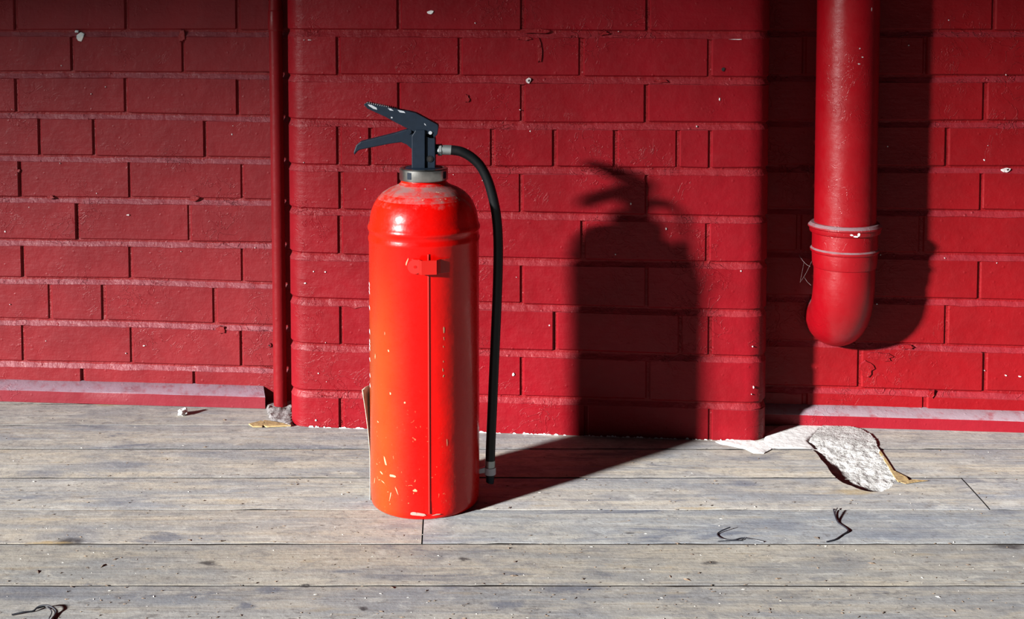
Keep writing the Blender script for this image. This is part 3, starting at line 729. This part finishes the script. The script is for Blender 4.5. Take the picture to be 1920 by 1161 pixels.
fl = [(1845, 300, 4, 5), (1664, 275, 3, 3), (1704, 85, 3, 3), (1644, 570, 3, 3), (1912, 706, 6, 3), (1886, 704, 4, 3)] + [(rd.uniform(1640, 1915), rd.uniform(20, 760), rd.uniform(1.5, 3), rd.uniform(1.5, 3)) for _ in range(7)]
wall_blob(WR, wall_r, 'paint_fleck', fl, M['chip'], .0016, 'tiny pale flecks', 4, 6, True)
# raised trowel smears and paint lumps
wall_blob(WP, wall_p, 'mortar_lump', [(1005, 58, 70, 12), (1012, 95, 10, 60), (985, 72, 34, 10), (875, 185, 12, 20), (1240, 152, 30, 8), (1130, 62, 26, 10)], M['mortar_mid'], .0022, None, 9, 14, True)
wall_blob(WR, wall_r, 'mortar_lump', [(1650, 668, 60, 18), (1625, 690, 30, 34), (1746, 738, 16, 18), (1698, 650, 40, 10)], M['mortar_right'], .004, None, 10, 14, True)
wall_blob(WL, wall_l, 'mortar_lump', [(341, 68, 16, 30), (95, 370, 20, 9), (365, 372, 24, 12), (415, 618, 22, 16), (32, 320, 20, 8)], M['mortar_left'], .003, None, 11, 14, True)
# ragged white line where the paint stops at the foot of the pier
vs, fs = [], []; rd = random.Random(5); u = uL+.045
while u < uR-.05:
    h = rd.uniform(.001, .0045) if rd.random() < .75 else .0004; wd = rd.uniform(.004, .012); b = len(vs)
    vs += [(u, -.0018, .0005), (u+wd, -.0018, .0005), (u+wd*.8, -.0014, h*rd.uniform(.3, 1)), (u+wd*.4, -.0014, h), (u+wd*.1, -.0014, h*rd.uniform(.3, 1))]; fs.append(tuple(range(b, b+5))); u += wd*.9
o = mesh_obj('bare_edge', vs, fs, M['white'], wall_p); o['kind'] = 'stuff'; o['label'] = 'ragged white unpainted edge at the foot'

# ------------------------------------------------------------------ concrete patch beside the pier
cp = empty('concrete_patch', on_floor(1600, 860)); base = cp.location.copy()
tag(cp, 'rough white concrete filling a broken hole in the floorboards below the drainpipe', 'concrete')
def inside(x, y, poly):
    c = False; j = len(poly)-1
    for i in range(len(poly)):
        a, b = poly[i], poly[j]
        if (a.y > y) != (b.y > y) and x < (b.x-a.x)*(y-a.y)/(b.y-a.y)+a.x: c = not c
        j = i
    return c
from mathutils import noise as mn
xs0, xs1 = min(p.x for p in hole_w)-.012, max(p.x for p in hole_w)+.012
ys0, ys1 = min(p.y for p in hole_w)-.012, max(p.y for p in hole_w)+.012
NX, NY = 90, 100; vs, fs = [], []
A_, B_ = on_floor(1550, 885), on_floor(1670, 850); ax = (B_-A_).normalized()
for iy in range(NY+1):
    for ix in range(NX+1):
        x = xs0+(xs1-xs0)*ix/NX; y = ys0+(ys1-ys0)*iy/NY
        f = ((x-A_.x)*ax.x+(y-A_.y)*ax.y)/(B_-A_).length; g = (y-ys0)/(ys1-ys0)
        h = -.013 + .012*min(1, max(0, f*1.1)) + .010*min(1, max(0, g-.35)/.5)
        h += .0035*mn.noise(Vector((x*30, y*30, 3))) + .0022*mn.noise(Vector((x*85, y*85, 1))) + .0012*mn.noise(Vector((x*210, y*210, 1)))
        h = min(h, .004)
        if not inside(x, y, hole_w): h = min(h, -.0035)
        vs.append((x-base.x, y-base.y, h))
for iy in range(NY):
    for ix in range(NX):
        a = iy*(NX+1)+ix; fs.append((a, a+1, a+NX+2, a+NX+1))
mesh_obj('concrete_fill', vs, fs, M['concrete'], cp, smooth=60)
# thin plaster spread over the boards between pier and hole
sp = [(1340, 829), (1375, 826), (1410, 830), (1432, 828), (1436, 815), (1462, 800), (1500, 793), (1560, 793), (1600, 797), (1580, 803), (1545, 800), (1513, 829), (1527, 843), (1490, 842.5), (1447, 843), (1432, 852), (1412, 851), (1398, 844), (1372, 838), (1350, 834)]
sw = [on_floor(x, y) for x, y in sp]
vs, fs = [], []; N = len(sw); cen = on_floor(1465, 825)
rings = [(1.0, .0002), (.96, .0016), (.86, .0022)]
for s_, z in rings:
    for p in sw: q = cen+(p-cen)*s_; vs.append((q.x-base.x, q.y-base.y, z+.0006))
for l in range(2):
    for i in range(N): fs.append((l*N+i, l*N+(i+1) % N, (l+1)*N+(i+1) % N, (l+1)*N+i))
fs.append(tuple(range(2*N, 3*N)))
mesh_obj('plaster_smear', vs, fs, M['plaster'], cp, smooth=60)
# splintered yellow board edge on the right rim of the hole
def shard(name, pts, th, mat, parent=None, z=.001, base=Vector((0, 0, 0))):
    P = [on_floor(x, y, z) - base for x, y in pts]; return prism(name, P, (0, 0, th), mat, parent, .0004, 1)
shard('splinter', [(1650, 845), (1662, 862), (1676, 884), (1700, 896), (1704, 901), (1684, 905), (1676, 895), (1664, 874), (1648, 850)], .0018, M['straw'], cp, .0008, base)
shard('splinter', [(1688, 905), (1712, 900), (1740, 902), (1716, 905), (1698, 908)], .0012, M['straw'], cp, .0008, base)
for o in list(cp.children)[-2:]: o['label'] = 'split yellow wood fibre'

# ------------------------------------------------------------------ cement lump and rubble at the conduit foot
b0 = on_floor(527, 782); cl = []
vs, fs = [], []; NX, NY = 26, 26
pl_ = [on_floor(x, y) for x, y in ((500, 766), (512, 757), (547, 754), (549, 800), (540, 801), (520, 792), (508, 790))]
x0, x1 = min(p.x for p in pl_)-.004, max(p.x for p in pl_)+.002; y0, y1 = min(p.y for p in pl_)-.004, max(p.y for p in pl_)+.004
for iy in range(NY+1):
    for ix in range(NX+1):
        x = x0+(x1-x0)*ix/NX; y = y0+(y1-y0)*iy/NY
        dd = min((Vector((x, y))-Vector((a.x, a.y))).length for a in pl_)
        h = .004+.005*mn.noise(Vector((x*60, y*60, 5)))+.003*mn.noise(Vector((x*150, y*150, 5)))+.006*(y-y0)/(y1-y0)
        if not inside(x, y, pl_): h = -.003
        vs.append((x-b0.x, y-b0.y, h))
for iy in range(NY):
    for ix in range(NX):
        a = iy*(NX+1)+ix; fs.append((a, a+1, a+NX+2, a+NX+1))
o = mesh_obj('cement_lump', vs, fs, M['cement'], None, smooth=50); o.location = b0
tag(o, 'crumbly grey cement lump at the foot of the thin conduit', 'cement')
def wood_chip(pts, lab, z=.0015, th=.003):
    c = sum((on_floor(x, y, z) for x, y in pts), Vector())/len(pts)
    P = [on_floor(x, y, z)-c for x, y in pts]; o = prism('wood_splinter', P, (0, 0, th), M['straw'], None, .0006, 1); o.location = c
    return tag(o, lab, 'splinter', )
wood_chip([(466, 797), (490, 791), (497, 794), (492, 802), (474, 802)], 'short yellow wood splinter left of its longer neighbour, near the pier foot', .0012)
wood_chip([(494, 790), (502, 791), (545, 798), (546, 800), (500, 802), (494, 800)], 'longer yellow wood splinter touching the left foot of the pier', .0012)

# white plaster chip on the boards at the left
vs = []; c = on_floor(343, 778); bm = bmesh.new(); bmesh.ops.create_icosphere(bm, subdivisions=3, radius=.0105)
for v in bm.verts:
    n_ = mn.noise(v.co*150+Vector((2, 5, 1))); v.co *= 1+.55*n_; v.co.z = max(v.co.z*.85, -.005)
me = bpy.data.meshes.new('plaster_chip'); bm.to_mesh(me); bm.free(); me.materials.append(M['plaster'])
o = bpy.data.objects.new('plaster_chip', me); COL.objects.link(o); o.location = (c.x, c.y, .0052)
tag(o, 'small white plaster chip on the boards in front of the left skirting', 'chip')

# black wire offcuts
def wire(pts, lab, rad=.0011, branch=None, hs=None):
    P = [on_floor(x, y, rad+.0004+(hs[i] if hs else 0)) for i, (x, y) in enumerate(pts)]; c = P[0].copy(); c.z = 0
    o = tube('wire_offcut', smooth_path([p-c for p in P], 5), rad, M['wire'], None, 8); o.location = c; tag(o, lab, 'wire')
    if branch:
        Q = [on_floor(x, y, rad+.0008) for x, y in branch]; tube('strand', smooth_path([p-c for p in Q], 5), rad*.7, M['wire'], o, 8)
    return o
wire([(1563, 955), (1566, 968), (1572, 980), (1586, 990), (1590, 996), (1580, 1003), (1566, 1012), (1550, 1016)], 'crooked black wire offcut standing upright in the picture, right of the other', .0013, [(1570, 953), (1566, 962), (1568, 975)], [.008, .004, 0, 0, .001, 0, 0, 0])
wire([(1369, 989), (1352, 996), (1345, 1003), (1356, 1011), (1375, 1013), (1392, 1009), (1412, 1012), (1432, 1016)], 'hooked black wire offcut in front of the pier, left of the crooked one', .0010, [(1346, 1015), (1370, 1014), (1390, 1013), (1396, 1008)], [.004, .002, 0, 0, 0, .001, 0, 0])
wire([(22, 1153), (45, 1148), (62, 1146), (72, 1138), (88, 1135), (102, 1142), (105, 1150), (96, 1162)], 'looped black wire offcut at the bottom left of the floor', .0012, [(70, 1141), (86, 1138), (97, 1147), (92, 1160)], [0, .001, 0, .003, .005, .003, 0, 0])

# crumbs, straw and grit scattered over the boards
def scatter(name, n, lab, seed, elong=(1, 3.5), flat=.4):
    rd = random.Random(seed); vs, fs, mi = [], [], []
    for i in range(n):
        px, py = rd.uniform(-60, 1980), 770+400*rd.random()**.8
        if 690 < px < 905 and py < 975: continue
        if py < 770 + (60 if px > 540 else 0): continue
        if px > 1430 and py < 925 and px < 1700: continue
        pale = rd.random() < .22
        p = on_floor(px, py); a = rd.gauss(0, .6) if rd.random() < .6 else rd.uniform(0, 3.14)
        s = (rd.uniform(.0008, .0022) if pale else rd.uniform(.0008, .0030))*(1 if rd.random() < .93 else 1.8); e = rd.uniform(*elong); h = s*flat; b = len(vs)
        c_, s_ = math.cos(a), math.sin(a)
        for (x, y, z) in ((-e, 0, 0), (0, -1, 0), (e, .2, 0), (.1, 1, 0), (-.3, -.2, 2), (.5, .1, 1.6)):
            x, y = x*s*rd.uniform(.7, 1.2)*.5, y*s*.5
            vs.append((p.x+x*c_-y*s_, p.y+x*s_+y*c_, .0003+z*h*.5))
        for f in ((0, 1, 4), (1, 5, 4), (1, 2, 5), (2, 3, 5), (3, 4, 5), (3, 0, 4), (0, 3, 2, 1)): fs.append(tuple(b+q for q in f)); mi.append(int(pale))
    o = mesh_obj(name, vs, fs, M['crumb']); o.data.materials.append(M['crumbw'])
    for p, k_ in zip(o.data.polygons, mi): p.material_index = k_
    tag(o, lab, 'debris', kind='stuff'); return o
scatter('crumbs', 1100, 'scattered dark crumbs, splinters and pale grit on the floorboards', 21)

# cobwebs and rubble below the bend
cw = []; rd = random.Random(8); vs, fs = [], []
def strand(p, q, sag, r=.00022):
    P = [p.lerp(q, i/8)+Vector((0, 0, -sag*math.sin(math.pi*i/8))) for i in range(9)]; b = len(vs); n = 4
    for i, c in enumerate(P):
        for k in range(n):
            a = math.pi/2*k; vs.append(c+Vector((math.cos(a)*r, math.cos(a)*r*.3, math.sin(a)*r)))
    for i in range(8):
        for k in range(n): fs.append((b+i*n+k, b+i*n+(k+1) % n, b+(i+1)*n+(k+1) % n, b+(i+1)*n+k))
for a, b, s in (((1522, 490), (1500, 530), .003), ((1521, 535), (1508, 520), .002), ((1519, 500), (1498, 478), .004), ((1500, 530), (1508, 490), .001)):
    strand(at_depth(*a, 2.49), at_depth(*b, 2.54), s)
o = mesh_obj('cobweb', vs, fs, M['web']); tag(o, 'wispy cobweb strands between drainpipe bend and right wall', 'cobweb', kind='stuff')
